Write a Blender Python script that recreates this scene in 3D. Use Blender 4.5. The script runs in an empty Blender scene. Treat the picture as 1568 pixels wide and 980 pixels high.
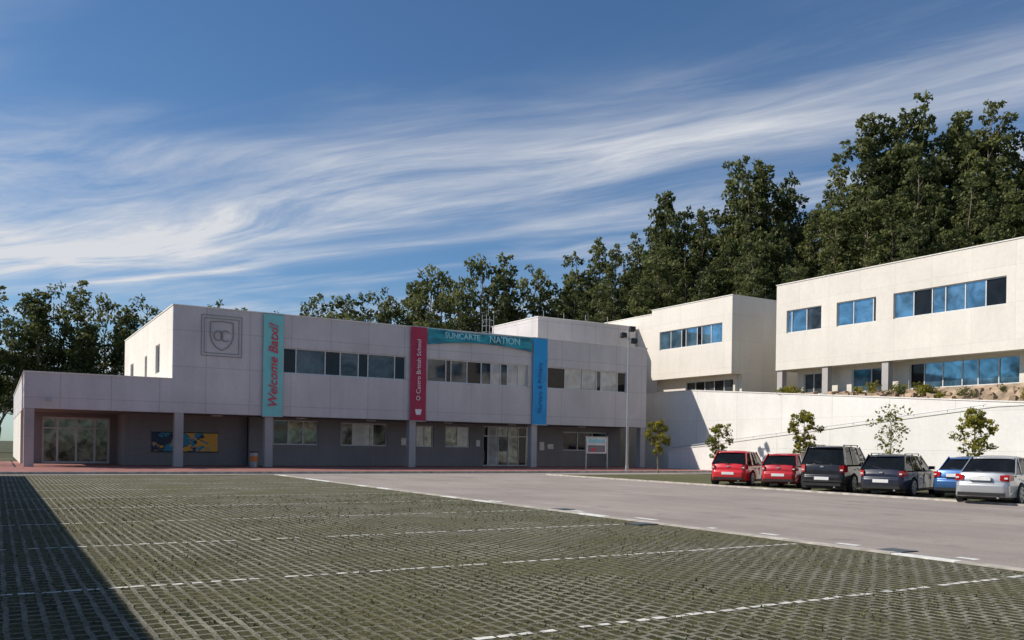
import bpy, math, random
import numpy as np
from mathutils import Matrix, Vector
random.seed(7); np.random.seed(7)
sc = bpy.context.scene
rad = math.radians

# ------------------------------------------------------------------ helpers
def link(o, parent=None):
    sc.collection.objects.link(o)
    if parent: o.parent = parent
    return o
def empty(name, loc=(0,0,0), rotz=0):
    e = bpy.data.objects.new(name, None); e.empty_display_size = 0.3
    e.location = loc; e.rotation_euler = (0,0,rotz)
    return link(e)
class MB:
    def __init__(s): s.v=[]; s.f=[]; s.m=[]
    def face(s, pts, mi=0):
        b=len(s.v); s.v += [tuple(p) for p in pts]; s.f.append(tuple(range(b,b+len(pts)))); s.m.append(mi)
    def hexa(s, p, mi=0):
        b=len(s.v); s.v += [tuple(q) for q in p]
        for f in ((0,3,2,1),(4,5,6,7),(0,1,5,4),(1,2,6,5),(2,3,7,6),(3,0,4,7)):
            s.f.append(tuple(b+i for i in f)); s.m.append(mi)
    def box(s,x0,x1,y0,y1,z0,z1,mi=0):
        s.hexa([(x0,y0,z0),(x1,y0,z0),(x1,y1,z0),(x0,y1,z0),(x0,y0,z1),(x1,y0,z1),(x1,y1,z1),(x0,y1,z1)],mi)
    def bar(s,p,q,w,t,mi=0,up=(0,0,1)):
        p=Vector(p);q=Vector(q);d=(q-p).normalized();u=Vector(up)
        a=d.cross(u)
        if a.length<1e-3: a=d.cross(Vector((1,0,0)))
        a.normalize(); b=a.cross(d).normalized(); a*=w/2; b*=t/2
        s.hexa([p-a-b,p+a-b,p+a+b,p-a+b,q-a-b,q+a-b,q+a+b,q-a+b],mi)
    def cyl(s,p,q,r0,r1,n=12,mi=0,caps=True):
        p=Vector(p);q=Vector(q);d=(q-p).normalized()
        a=d.cross(Vector((0,0,1)))
        if a.length<1e-3: a=Vector((1,0,0))
        a.normalize(); c=d.cross(a)
        b=len(s.v)
        for k in range(n):
            t=2*math.pi*k/n; o=a*math.cos(t)+c*math.sin(t)
            s.v.append(tuple(p+o*r0)); s.v.append(tuple(q+o*r1))
        for k in range(n):
            k2=(k+1)%n
            s.f.append((b+2*k,b+2*k2,b+2*k2+1,b+2*k+1)); s.m.append(mi)
        if caps:
            s.f.append(tuple(b+2*k for k in range(n))[::-1]); s.m.append(mi)
            s.f.append(tuple(b+2*k+1 for k in range(n))); s.m.append(mi)
    def build(s,name,mats,parent=None,smooth=False,bevel=0,fix=True):
        me=bpy.data.meshes.new(name); me.from_pydata(s.v,[],s.f)
        for m in mats: me.materials.append(m)
        me.polygons.foreach_set('material_index',s.m)
        if smooth: me.polygons.foreach_set('use_smooth',[True]*len(s.f))
        me.update()
        if fix:
            import bmesh
            bm=bmesh.new(); bm.from_mesh(me); bmesh.ops.recalc_face_normals(bm,faces=bm.faces); bm.to_mesh(me); bm.free()
        o=bpy.data.objects.new(name,me); link(o,parent)
        if bevel:
            b=o.modifiers.new('bevel','BEVEL'); b.width=bevel; b.segments=3; b.limit_method='ANGLE'; b.angle_limit=rad(25)
        return o

class NT:
    def __init__(s,tree): s.t=tree; s.n=tree.nodes; s.l=tree.links
    def node(s,typ,**kw):
        n=s.n.new(typ)
        for k,v in kw.items(): setattr(n,k,v)
        return n
    def setin(s,n,k,v):
        if v is None: return
        if hasattr(v,'is_output') or isinstance(v,bpy.types.NodeSocket): s.l.new(v,n.inputs[k])
        else: n.inputs[k].default_value=v
    def math(s,op,a,b=None,c=None,clamp=False):
        n=s.node('ShaderNodeMath',operation=op); n.use_clamp=clamp
        s.setin(n,0,a); s.setin(n,1,b); s.setin(n,2,c); return n.outputs[0]
    def noise(s,vec,scale,detail=4,rough=0.55,dist=0.0):
        n=s.node('ShaderNodeTexNoise'); s.l.new(vec,n.inputs['Vector'])
        n.inputs['Scale'].default_value=scale; n.inputs['Detail'].default_value=detail
        n.inputs['Roughness'].default_value=rough; n.inputs['Distortion'].default_value=dist
        return n.outputs['Fac']
    def mapping(s,vec,scale=(1,1,1),rot=(0,0,0),loc=(0,0,0)):
        n=s.node('ShaderNodeMapping'); s.l.new(vec,n.inputs[0])
        n.inputs['Scale'].default_value=scale; n.inputs['Rotation'].default_value=rot; n.inputs['Location'].default_value=loc
        return n.outputs[0]
    def maprange(s,v,a,b,c,d,smooth=False):
        n=s.node('ShaderNodeMapRange'); n.clamp=True
        if smooth: n.interpolation_type='SMOOTHSTEP'
        s.setin(n,0,v)
        for i,x in enumerate((a,b,c,d)): n.inputs[i+1].default_value=x
        return n.outputs[0]
    def mix(s,f,a,b,mode='MIX'):
        n=s.node('ShaderNodeMix',data_type='RGBA',blend_type=mode)
        s.setin(n,0,f); 
        for k,v in ((6,a),(7,b)):
            if isinstance(v,(tuple,list)): n.inputs[k].default_value=(v[0],v[1],v[2],1)
            else: s.l.new(v,n.inputs[k])
        return n.outputs[2]
    def scalecol(s,col,f):
        n=s.node('ShaderNodeVectorMath',operation='SCALE')
        if isinstance(col,(tuple,list)): n.inputs[0].default_value=col[:3]
        else: s.l.new(col,n.inputs[0])
        s.setin(n,'Scale',f); return n.outputs[0]
def newmat(name):
    m=bpy.data.materials.new(name); m.use_nodes=True
    nt=NT(m.node_tree); p=m.node_tree.nodes['Principled BSDF']
    return m,nt,p
def simple(name,col,rough=0.5,metal=0.0,var=0.12,scale=6.0,spec=None,coat=0):
    m,nt,p=newmat(name)
    tc=nt.node('ShaderNodeTexCoord').outputs['Object']
    f=nt.maprange(nt.noise(tc,scale,5),0.3,0.7,1-var,1+var)
    nt.l.new(nt.scalecol(col,f),p.inputs['Base Color'])
    p.inputs['Roughness'].default_value=rough; p.inputs['Metallic'].default_value=metal
    if spec is not None: p.inputs['Specular IOR Level'].default_value=spec
    if coat: p.inputs['Coat Weight'].default_value=coat; p.inputs['Coat Roughness'].default_value=0.04
    return m
def bumpto(nt,p,h,strength=0.3,dist=0.02):
    b=nt.node('ShaderNodeBump'); b.inputs['Strength'].default_value=strength; b.inputs['Distance'].default_value=dist
    nt.l.new(h,b.inputs['Height']); nt.l.new(b.outputs[0],p.inputs['Normal'])

# ------------------------------------------------------------------ materials
def concrete(name,col,joint=2.4,stain=0.16,jointamt=0.16,jw=0.014):
    m,nt,p=newmat(name)
    tc=nt.node('ShaderNodeTexCoord').outputs['Object']
    big=nt.maprange(nt.noise(tc,0.35,4),0.3,0.7,1-stain*0.6,1+stain*0.5)
    st=nt.maprange(nt.noise(nt.mapping(tc,(1.3,1.3,0.22)),1.0,6,0.6),0.4,0.8,1.0,1-stain*0.8)
    fine=nt.maprange(nt.noise(tc,5,6,0.75),0.3,0.7,0.94,1.06)
    sp=nt.node('ShaderNodeSeparateXYZ'); nt.l.new(tc,sp.inputs[0])
    s=nt.math('ADD',sp.outputs[0],sp.outputs[1])
    fr=nt.math('FRACT',nt.math('DIVIDE',s,joint))
    j=nt.math('LESS_THAN',fr,jw)
    frz=nt.math('FRACT',nt.math('DIVIDE',nt.math('ADD',sp.outputs[2],0.35),2.0))
    jz=nt.math('LESS_THAN',frz,jw)
    jj=nt.math('MAXIMUM',j,jz)
    pn=nt.node('ShaderNodeTexWhiteNoise',noise_dimensions='2D'); cb=nt.node('ShaderNodeCombineXYZ')
    nt.l.new(nt.math('FLOOR',nt.math('DIVIDE',s,joint)),cb.inputs[0]); nt.l.new(nt.math('FLOOR',nt.math('DIVIDE',nt.math('ADD',sp.outputs[2],0.35),2.0)),cb.inputs[1])
    nt.l.new(cb.outputs[0],pn.inputs['Vector'])
    pt=nt.maprange(pn.outputs['Value'],0,1,0.97,1.03)
    f=nt.math('MULTIPLY',nt.math('MULTIPLY',big,st),nt.math('MULTIPLY',fine,pt))
    f=nt.math('MULTIPLY',f,nt.math('SUBTRACT',1.0,nt.math('MULTIPLY',jj,jointamt)))
    nt.l.new(nt.scalecol(col,f),p.inputs['Base Color'])
    p.inputs['Roughness'].default_value=0.85
    bumpto(nt,p,nt.noise(tc,20,6,0.7),0.25,0.01)
    return m
M_WALL=concrete('cream_concrete',(0.72,0.665,0.585),stain=0.09,jointamt=0.12)
M_FACADE=concrete('grey_concrete',(0.60,0.56,0.55),stain=0.17,jointamt=0.24,jw=0.02)
M_RAMP=concrete('white_wall_paint',(0.76,0.73,0.68),joint=4.0,stain=0.10)
M_CAP=simple('parapet_cap',(0.74,0.70,0.64),0.6)
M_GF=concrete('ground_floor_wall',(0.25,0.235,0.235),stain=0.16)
M_COL=concrete('column_concrete',(0.46,0.43,0.41),stain=0.2)
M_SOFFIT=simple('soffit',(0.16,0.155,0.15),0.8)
M_FRAME=simple('window_frame',(0.62,0.62,0.62),0.4)
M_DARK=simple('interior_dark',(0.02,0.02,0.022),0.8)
def glass(name,col,metal,rough=0.04,spec=0.5,lo=0.6,hi=1.3,sc_=0.9):
    m,nt,p=newmat(name)
    tc=nt.node('ShaderNodeTexCoord').outputs['Object']
    n=nt.noise(tc,sc_,4,0.6,0.8)
    nt.l.new(nt.scalecol(col,nt.maprange(n,0.35,0.65,lo,hi)),p.inputs['Base Color'])
    p.inputs['Metallic'].default_value=metal; p.inputs['Roughness'].default_value=rough; p.inputs['Specular IOR Level'].default_value=spec
    bumpto(nt,p,nt.noise(tc,0.9,2),0.06,0.03)
    return m
G_DARK=glass('glass_dark',(0.010,0.011,0.013),0.0,spec=0.3)
G_MID=glass('glass_reflective',(0.06,0.072,0.08),0.25,lo=0.3,hi=1.6)
G_SKY=glass('glass_sky_tint',(0.16,0.30,0.40),0.75,lo=0.5,hi=1.3)  # blue of the reflected sky is put into the base colour
G_BLIND=simple('window_blind',(0.40,0.40,0.38),0.35,var=0.3,scale=2,coat=1)
G_DOOR=glass('glass_door',(0.17,0.185,0.15),0.15,lo=0.12,hi=1.9,sc_=1.6)  # mottled greenish base colour imitates reflections in the panes
GL=[G_DARK,G_MID,G_SKY,G_BLIND,G_DOOR]

def grasscrete(name,conc,soil,green,straw=(0.17,0.15,0.07),cover=0.8):
    m,nt,p=newmat(name)
    tc=nt.node('ShaderNodeTexCoord').outputs['Object']
    sp=nt.node('ShaderNodeSeparateXYZ'); nt.l.new(tc,sp.inputs[0])
    wob=nt.noise(tc,2.2,3); wob2=nt.noise(nt.mapping(tc,loc=(5,5,0)),2.6,3)
    cb=nt.node('ShaderNodeCombineXYZ')
    nt.l.new(nt.math('ADD',sp.outputs[1],nt.math('MULTIPLY',wob,0.11)),cb.inputs[0]); nt.l.new(nt.math('ADD',nt.math('ADD',sp.outputs[0],50.0),nt.math('MULTIPLY',wob2,0.06)),cb.inputs[1])
    br=nt.node('ShaderNodeTexBrick'); nt.l.new(cb.outputs[0],br.inputs['Vector'])
    br.inputs['Scale'].default_value=1.0; br.inputs['Brick Width'].default_value=0.2; br.inputs['Row Height'].default_value=0.14
    br.inputs['Mortar Size'].default_value=0.029; br.inputs['Mortar Smooth'].default_value=0.3; br.offset=0.5
    br.inputs['Bias'].default_value=0
    mort=br.outputs['Fac']
    edge=nt.noise(tc,24,5,0.75)
    grow=nt.noise(tc,0.5,6,0.65)
    grow2=nt.noise(nt.mapping(tc,loc=(9,2,0)),0.16,4,0.55)
    ovg=nt.maprange(nt.math('ADD',nt.math('ADD',edge,nt.math('MULTIPLY',grow,0.9)),nt.math('MULTIPLY',nt.math('SUBTRACT',grow2,0.5),0.5)),0.80,1.08,0.0,cover)
    cfac=nt.math('MULTIPLY',mort,nt.math('SUBTRACT',1.0,ovg))
    g=nt.mix(nt.maprange(nt.noise(tc,35,4,0.7),0.35,0.65,0,1),soil,green)
    g=nt.mix(nt.math('MULTIPLY',nt.maprange(grow,0.35,0.62,0.1,1.0),nt.maprange(nt.noise(tc,16,4,0.7),0.38,0.6,0,1)),g,straw)
    cc=nt.scalecol(conc,nt.maprange(nt.noise(tc,1.2,6,0.7),0.3,0.7,0.62,1.3))
    cc2=nt.scalecol(cc,nt.maprange(nt.noise(tc,30,5,0.75),0.3,0.7,0.6,1.35))
    nt.l.new(nt.scalecol(nt.mix(cfac,g,cc2),nt.maprange(grow2,0.35,0.65,0.85,1.12)),p.inputs['Base Color'])
    p.inputs['Roughness'].default_value=0.95; p.inputs['Specular IOR Level'].default_value=0.2
    bumpto(nt,p,nt.math('ADD',mort,nt.math('MULTIPLY',nt.noise(tc,60,4,0.7),0.5)),1.0,0.05)
    return m
M_GC=grasscrete('grass_pavers',(0.375,0.35,0.27),(0.024,0.022,0.014),(0.062,0.068,0.02))
M_GCLINE=simple('white_pavers',(0.60,0.58,0.52),0.8,var=0.4,scale=9)
M_GC2=grasscrete('parking_grass',(0.24,0.23,0.14),(0.06,0.055,0.03),(0.09,0.11,0.025),cover=0.9)
def asphalt(name,col):
    m,nt,p=newmat(name)
    tc=nt.node('ShaderNodeTexCoord').outputs['Object']
    a=nt.maprange(nt.noise(tc,0.25,5,0.6),0.3,0.7,0.82,1.14)
    b=nt.maprange(nt.noise(tc,60,3,0.8),0.3,0.7,0.65,1.35)
    c=nt.maprange(nt.noise(nt.mapping(tc,(1.5,0.12,1)),1.0,4,0.6),0.3,0.7,0.88,1.1)
    oil=nt.maprange(nt.noise(tc,1.1,4),0.60,0.74,1.0,0.7)
    f=nt.math('MULTIPLY',nt.math('MULTIPLY',a,b),nt.math('MULTIPLY',c,oil))
    nt.l.new(nt.scalecol(col,f),p.inputs['Base Color']); p.inputs['Roughness'].default_value=0.9
    bumpto(nt,p,nt.noise(tc,100,3,0.7),0.5,0.012)
    return m
M_ROAD=asphalt('light_asphalt',(0.325,0.275,0.24))
M_KERB=simple('kerb_concrete',(0.44,0.40,0.35),0.85,var=0.35,scale=3)
M_WHITE=simple('white_paint',(0.72,0.71,0.67),0.7,var=0.25,scale=8)
def grassmat():
    m,nt,p=newmat('dry_grass_ground')
    tc=nt.node('ShaderNodeTexCoord').outputs['Object']
    n=nt.noise(tc,0.2,6,0.65); n2=nt.noise(tc,8,5,0.7)
    c=nt.mix(nt.maprange(n,0.35,0.65,0,1),(0.035,0.05,0.015),(0.09,0.08,0.035))
    nt.l.new(nt.scalecol(c,nt.maprange(n2,0.3,0.7,0.6,1.4)),p.inputs['Base Color'])
    p.inputs['Roughness'].default_value=1.0; bumpto(nt,p,n2,0.6,0.1); return m
M_GRASS=grassmat()
def redtile():
    m,nt,p=newmat('red_paving')
    tc=nt.node('ShaderNodeTexCoord').outputs['Object']
    br=nt.node('ShaderNodeTexBrick'); nt.l.new(tc,br.inputs['Vector'])
    br.inputs['Scale'].default_value=1; br.inputs['Brick Width'].default_value=0.4; br.inputs['Row Height'].default_value=0.4; br.inputs['Mortar Size'].default_value=0.008
    br.offset=0
    br.inputs['Color1'].default_value=(0.36,0.14,0.11,1); br.inputs['Color2'].default_value=(0.29,0.12,0.10,1); br.inputs['Mortar'].default_value=(0.2,0.15,0.13,1)
    nt.l.new(nt.scalecol(br.outputs['Color'],nt.maprange(nt.noise(tc,1.5,5),0.3,0.7,0.8,1.2)),p.inputs['Base Color'])
    p.inputs['Roughness'].default_value=0.7
    return m
M_RED=redtile()
M_TEAL=simple('teal_banner_fabric',(0.22,0.60,0.58),0.6,var=0.05,scale=1)
def wavefabric():
    m,nt,p=newmat('teal_dark_fabric')
    tc=nt.node('ShaderNodeTexCoord').outputs['Object']
    n=nt.noise(nt.mapping(tc,(0.35,1,1.6)),1.0,4,0.5,2.0)
    c=nt.mix(nt.maprange(n,0.4,0.62,0,1),(0.005,0.12,0.19),(0.02,0.36,0.44))
    nt.l.new(c,p.inputs['Base Color']); p.inputs['Roughness'].default_value=0.55; return m
M_TEAL2=wavefabric()
M_CRIM=simple('crimson_banner_fabric',(0.40,0.02,0.07),0.6,var=0.06,scale=1)
M_BLUEB=simple('blue_banner_fabric',(0.01,0.33,0.70),0.6,var=0.06,scale=1)
M_TXTRED=simple('text_red',(0.70,0.05,0.09),0.6)
M_TXTW=simple('text_white',(0.8,0.8,0.8),0.6)
M_TXTB=simple('text_blue',(0.02,0.12,0.35),0.6)
M_TXTPALE=simple('text_pale_teal',(0.30,0.62,0.66),0.6)
M_CREST=simple('crest_grey',(0.30,0.275,0.27),0.8)
M_STEEL=simple('galvanised_steel',(0.36,0.37,0.38),0.45,0.6)
M_BARK=simple('bark',(0.22,0.17,0.125),0.9,var=0.4,scale=3)
M_ROCK=simple('rubble_stone',(0.34,0.25,0.17),0.95,var=0.5,scale=1.5)

# ------------------------------------------------------------------ ground
def sheet(name,x0,x1,y0,y1,z,mat):
    mb=MB(); mb.face([(x0,y0,z),(x1,y0,z),(x1,y1,z),(x0,y1,z)]); return mb.build(name,[mat],fix=False)
sheet('ground',-900,900,-900,900,0,M_GRASS)
sheet('road',11.55,25.6,-60,42,0.008,M_ROAD)
sheet('road_apron',-4,11.55,40.9,42,0.012,M_ROAD)
sheet('road_apron',25.6,43,39.2,42,0.012,M_ROAD)
sheet('grass_paver_parking',-4.1,11.3,-30,40.9,0.004,M_GC)
sheet('grass_strip',25.75,43,-40,39.2,0.004,M_GC2)
pm=MB()
for v in (-1.8,2.0,5.8,9.5,13.4,17.2,21,24.8,28.6,32.4,36.2):
    x=-4.0
    while x<11.1:
        if random.random()>0.07:
            j=random.uniform(-.014,.014); l=0.2*random.uniform(.5,.9)
            pm.face([(x,v+j,0.0085),(x+l,v+j,0.0085),(x+l,v+j+random.uniform(.06,.095),0.0085),(x,v+j+random.uniform(.06,.095),0.0085)])
        x+=0.2
pm.build('parking_line_pavers',[M_GCLINE],fix=False)
kb=MB(); y=-20.0
while y<40.8:
    kb.box(11.36,11.55,y+0.006,y+0.994,-0.05,0.018+random.random()*0.006,1 if random.random()<0.3 else 0); y+=1.0
kb.build('parking_kerb',[M_KERB,M_WHITE])
kb=MB(); y=-20.0
while y<39:
    kb.box(25.6,25.75,y+0.005,y+0.995,-0.05,0.07,0); y+=1.0
kb.build('roadside_kerb',[M_KERB])
wm=MB()
for (a,b) in ((8.0,8.25),(8.9,9.3),(10.6,11.0),(12.0,12.2),(13.9,14.6),(16.4,16.9),(7.0,7.3),(20,20.7),(5.6,6.2)):
    o=random.uniform(.05,.25)
    wm.face([(11.6+o,a,0.0125),(11.78+o,a,0.0125),(11.76+o,b,0.0125),(11.62+o,b,0.0125)])
wm.build('road_edge_marking',[M_WHITE],fix=False)
for (cx,cy) in ((11.0,13.3),(11.75,8.2),(11.75,17.2)):
    d=MB(); d.box(cx-0.26,cx+0.26,cy-0.22,cy+0.22,0.0,0.02,0)
    for k in range(7): d.box(cx-0.22,cx+0.22,cy-0.19+k*0.055,cy-0.19+k*0.055+0.022,0.02,0.026,1)
    d.build('drain_grate',[M_DARK,M_STEEL])
pv=MB(); pv.box(-6,42.1,42.15,62,-0.05,0.12,0); pv.build('red_pavement',[M_RED])
kb=MB(); x=-6.0
while x<42.0:
    kb.box(x+0.005,x+0.995,42.0,42.15,-0.05,0.125,0); x+=1.0
kb.build('pavement_kerb',[M_KERB])

def tufts():
    V=[];F=[]
    r=np.random.RandomState(3)
    for i in range(0,86):
        u=(i+0.5)*0.14-0.1+0.04
        if u>11.2 or u<-0.8: continue
        v=2.2
        while v<24:
            v+=0.105*(1+v*0.06)
            dens=0.5+0.45*math.sin(u*1.3+math.sin(v*.9)*2)*math.sin(v*.7+u*.4)
            if r.rand()>dens: continue
            for k in range(3):
                bx=u+r.uniform(-.05,.05); by=v+r.uniform(-.08,.08)
                h=r.uniform(.010,.040); w=r.uniform(.004,.011)*(1+v*0.05); an=r.uniform(0,6.28)
                dx,dy=math.cos(an)*w,math.sin(an)*w
                b=len(V); V.extend([(bx-dx,by-dy,0.006),(bx+dx,by+dy,0.006),(bx+r.uniform(-.03,.03),by+r.uniform(-.03,.03),h)]); F.append((b,b+1,b+2))
    me=bpy.data.meshes.new('grass_tufts'); me.from_pydata(V,[],F)
    m=simple('grass_blade',(0.115,0.12,0.04),0.9,var=0.5,scale=2); me.materials.append(m)
    link(bpy.data.objects.new('grass_tufts',me))
tufts()

# ------------------------------------------------------------------ walls / windows
def wall(mb,axis,n0,n1,a0,a1,z0,z1,ops,mi=0):
    ops=sorted(ops); cur=a0
    def B(a,b,c,d):
        if b-a<1e-4 or d-c<1e-4: return
        if axis=='x': mb.box(a,b,n0,n1,c,d,mi)
        else: mb.box(n0,n1,a,b,c,d,mi)
    for o in ops:
        a,b,c,d=o[:4]
        B(cur,a,z0,z1); B(a,b,z0,c); B(a,b,d,z1); cur=b
    B(cur,a1,z0,z1)
def windows(fr,gl,axis,n0,ops,fw=0.06):
    key={'d':0,'m':1,'b':2,'w':3,'g':4}
    for a,b,c,d,spec in ops:
        def FB(p,q,r,s,dn=0.0):
            if axis=='x': fr.box(p,q,n0+0.10+dn,n0+0.17,r,s,0)
            else: fr.box(n0+0.10+dn,n0+0.17,p,q,r,s,0)
        FB(a,b,c,c+fw); FB(a,b,d-fw,d); FB(a,a+fw,c+fw,d-fw,0.002); FB(b-fw,b,c+fw,d-fw,0.002)
        tot=sum(w for _,w in spec); cur=a
        for i,(ch,w) in enumerate(spec):
            nx=cur+(b-a)*w/tot
            tilt=random.uniform(-0.014,0.014)
            if axis=='x': gl.face([(cur,n0+0.15,c),(nx,n0+0.15+tilt,c),(nx,n0+0.15+tilt,d),(cur,n0+0.15,d)],key[ch])
            else: gl.face([(n0+0.15,cur,c),(n0+0.15+tilt,nx,c),(n0+0.15+tilt,nx,d),(n0+0.15,cur,d)],key[ch])
            if i: FB(cur-fw/2,cur+fw/2,c+fw,d-fw,0.004)
            cur=nx

# ---- main school building
B=empty('school_main_building')
W=MB(); FR=MB(); GG=MB()
sp1=[('d',.75),('m',1.7),('d',.9),('m',1.1),('d',.6),('m',1.7),('d',.7)]
sp2=[('m',1.3),('d',.35),('m',1.1),('d',1.0),('m',.7),('w',.7),('m',.5),('w',.8),('w',.7)]
sp3=[('d',1.2),('w',1.2),('w',1.0),('m',.3),('w',1.2),('d',.6)]
opsU=[(14.35,22.15,5.62,7.12,sp1),(23.62,31.25,5.62,7.12,sp2),(32.85,39.8,5.62,7.12,sp3)]
wall(W,'x',50,50.3,8.25,41.7,3.1,9.0,opsU,0)
opsL=[(54.3,55.9,5.6,7.3,[('d',1),('m',1)]),(59.3,60.3,5.6,7.0,[('d',1)]),(65.6,67.2,5.6,7.0,[('d',1),('d',1)])]
wall(W,'y',8.25,8.55,50.3,70.5,4.95,9.0,opsL,1)
W.box(8.55,41.7,50.5,70.2,3.1,8.6,1)
W.box(41.4,41.7,50.3,50.5,3.1,9.0,1)
W.box(41.4,41.7,50.5,70.5,8.6,9.0,1); W.box(8.55,41.4,70.2,70.5,3.1,9.0,1)
W.box(8.56,41.38,50.3,50.49,3.1,8.5,2)
windows(FR,GG,'x',50,opsU); windows(FR,GG,'y',8.25,opsL)
W.box(8.21,41.74,49.96,50.36,9.0,9.06,3); W.box(8.21,8.61,50.36,70.54,9.0,9.06,3); W.box(41.34,41.74,50.36,70.54,9.0,9.06,3); W.box(8.61,41.34,70.14,70.54,9.0,9.06,3)
W.box(1.2,8.249,50.002,80,3.1,4.93,0)
W.box(1.16,8.25,49.96,50.3,4.93,4.99,3); W.box(1.16,1.5,50.3,80,4.93,4.99,3)
W.box(1.22,1.55,57,80,0.12,3.099,1)
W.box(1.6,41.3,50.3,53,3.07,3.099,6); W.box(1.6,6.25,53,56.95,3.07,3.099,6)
opsG=[(14.66,17.5,1.42,2.95,[('m',1),('g',1),('g',1)]),(19.0,22.2,1.42,2.9,[('m',.8),('w',1.2),('g',1.1)]),(24.3,25.6,1.42,2.85,[('w',1),('g',1)]),
      (26.5,28.4,1.42,2.85,[('g',1),('w',1)]),(29.5,33.6,0.14,2.95,[('d',.5),('w',1),('g',1),('g',1),('d',.8),('g',.6)]),(36.3,40.4,1.3,2.7,[('d',1),('d',1),('m',1)])]
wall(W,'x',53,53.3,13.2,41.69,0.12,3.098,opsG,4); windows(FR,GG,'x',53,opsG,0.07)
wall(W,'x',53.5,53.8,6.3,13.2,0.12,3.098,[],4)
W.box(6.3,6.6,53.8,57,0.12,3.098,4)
opsD=[(2.3,5.9,0.14,2.85,[('g',.9),('g',1.1),('g',1.1),('g',.9)])]
wall(W,'x',57,57.3,1.55,6.3,0.12,3.098,opsD,4); windows(FR,GG,'x',57,opsD,0.11)
FR.bar((2.3,57.05,2.2),(5.9,57.05,2.2),.05,.07)
FR.bar((29.5,53.05,2.25),(33.6,53.05,2.25),.05,.07)
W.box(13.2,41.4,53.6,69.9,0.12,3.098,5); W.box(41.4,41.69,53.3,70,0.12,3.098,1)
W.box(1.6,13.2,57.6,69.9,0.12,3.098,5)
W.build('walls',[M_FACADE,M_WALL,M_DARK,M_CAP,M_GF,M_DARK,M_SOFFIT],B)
FR.build('window_frames',[M_FRAME],B); GG.build('window_glass',GL,B,fix=False)
C=MB()
for u in (1.21,8.42,13.36,22.45,31.6,41.22):
    C.box(u,u+0.46,50.02,50.5,0.12,3.099)
C.build('columns',[M_COL],B,bevel=0.02)
PZ=MB()
for (u,z0,w_,h) in ((34.2,1.3,.4,.6),(34.9,1.4,.5,.35),(23.2,1.5,.4,.5),(28.9,1.5,.3,.45)): PZ.box(u,u+w_,52.97,52.995,z0,z0+h,0)
for u in (11.0,16,20.5,26,31,37): PZ.box(u-.3,u+.3,51.6,51.75,3.02,3.068,0)
PZ.build('wall_notices',[M_WHITE],B)
def txt(body,loc,size,mat,parent,up=False,name='lettering',shear=0,yscale=1,ext=0.006,bold=0.0):
    cu=bpy.data.curves.new(name,'FONT'); cu.body=body; cu.size=size; cu.extrude=ext; cu.shear=shear; cu.offset=bold
    cu.align_x='CENTER'; cu.align_y='CENTER'; cu.materials.append(mat)
    o=bpy.data.objects.new(name,cu); link(o,parent)
    R=Matrix.Rotation(rad(90),4,'X')
    if up: R=R@Matrix.Rotation(rad(90),4,'Z')
    o.matrix_local=Matrix.Translation(loc)@R@Matrix.Diagonal((1,yscale,1,1))
    return o
cr=MB(); a,b,c,d=9.75,11.95,6.35,8.62; y0=49.97
for q in (0,0.16):
    for p0,p1 in (((a+q,c+q),(b-q,c+q)),((b-q,c+q),(b-q,d-q)),((b-q,d-q),(a+q,d-q)),((a+q,d-q),(a+q,c+q))):
        cr.bar((p0[0],y0+0.01*q,p0[1]),(p1[0],y0+0.01*q,p1[1]),0.035,0.025,0,up=(0,1,0))
def shield(s):
    cx,cz=10.85,7.5; pts=[(-.66,.8),(0,.86),(.66,.8),(.66,-.05),(.55,-.4),(.32,-.68),(0,-.86),(-.32,-.68),(-.55,-.4),(-.66,-.05)]
    return [(cx+x*s,y0,cz+z*s) for x,z in pts]
P=shield(0.95)
for i in range(len(P)): cr.bar(P[i],P[(i+1)%len(P)],0.05,0.06,0,up=(0,1,0))
for (cx,rr,a0,a1) in ((10.66,.27,0,360),(11.06,.30,50,310)):
    n=22
    for k in range(n):
        t0=rad(a0+(a1-a0)*k/n); t1=rad(a0+(a1-a0)*(k+1)/n)
        cr.bar((cx+rr*.85*math.cos(t0),y0-.01,7.5+rr*math.sin(t0)),(cx+rr*.85*math.cos(t1),y0-.01,7.5+rr*math.sin(t1)),.05,.055,0,up=(0,1,0))
cr.build('school_crest',[M_CREST],B)

def banner(name,u0,u1,z0,z1,mat,y=49.86,wave=0.02):
    mb=MB(); n=40; m=6
    for i in range(n):
        for j in range(m):
            def P(i,j):
                z=z0+(z1-z0)*i/n; u=u0+(u1-u0)*j/m
                return (u,y+wave*math.sin(z*2.1+u)+wave*0.6*math.sin(z*5+u*3),z)
            mb.face([P(i,j),P(i,j+1),P(i+1,j+1),P(i+1,j)])
    mb.bar((u0-.03,y,z1),(u1+.03,y,z1),0.05,0.05,1); mb.bar((u0-.03,y,z0),(u1+.03,y,z0),0.05,0.05,1)
    for z in (z0+0.1,z1-0.1): mb.bar(((u0+u1)/2,y,z),((u0+u1)/2,50,z),0.04,0.04,1)
    o=mb.build(name,[mat,M_STEEL],smooth=False); return o
b1=banner('welcome_banner',13.15,14.3,3.05,9.0,M_TEAL)
txt('Welcome Batxi!',(13.75,49.80,5.95),0.74,M_TXTRED,b1,True,shear=0.3,bold=0.006)
b2=banner('school_name_banner',22.4,23.5,3.05,9.04,M_CRIM)
txt("O Castro British School",(22.95,49.80,6.3),0.40,M_TXTW,b2,True)
sh=MB(); sh.hexa([(22.8,49.79,3.45),(23.1,49.79,3.45),(23.1,49.81,3.45),(22.8,49.81,3.45),(22.72,49.79,3.8),(23.18,49.79,3.8),(23.18,49.81,3.8),(22.72,49.81,3.8)]); sh.build('banner_shield',[M_TXTW],b2)
b3=banner('school_blue_banner',31.55,32.72,3.05,9.04,M_BLUEB)
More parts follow.
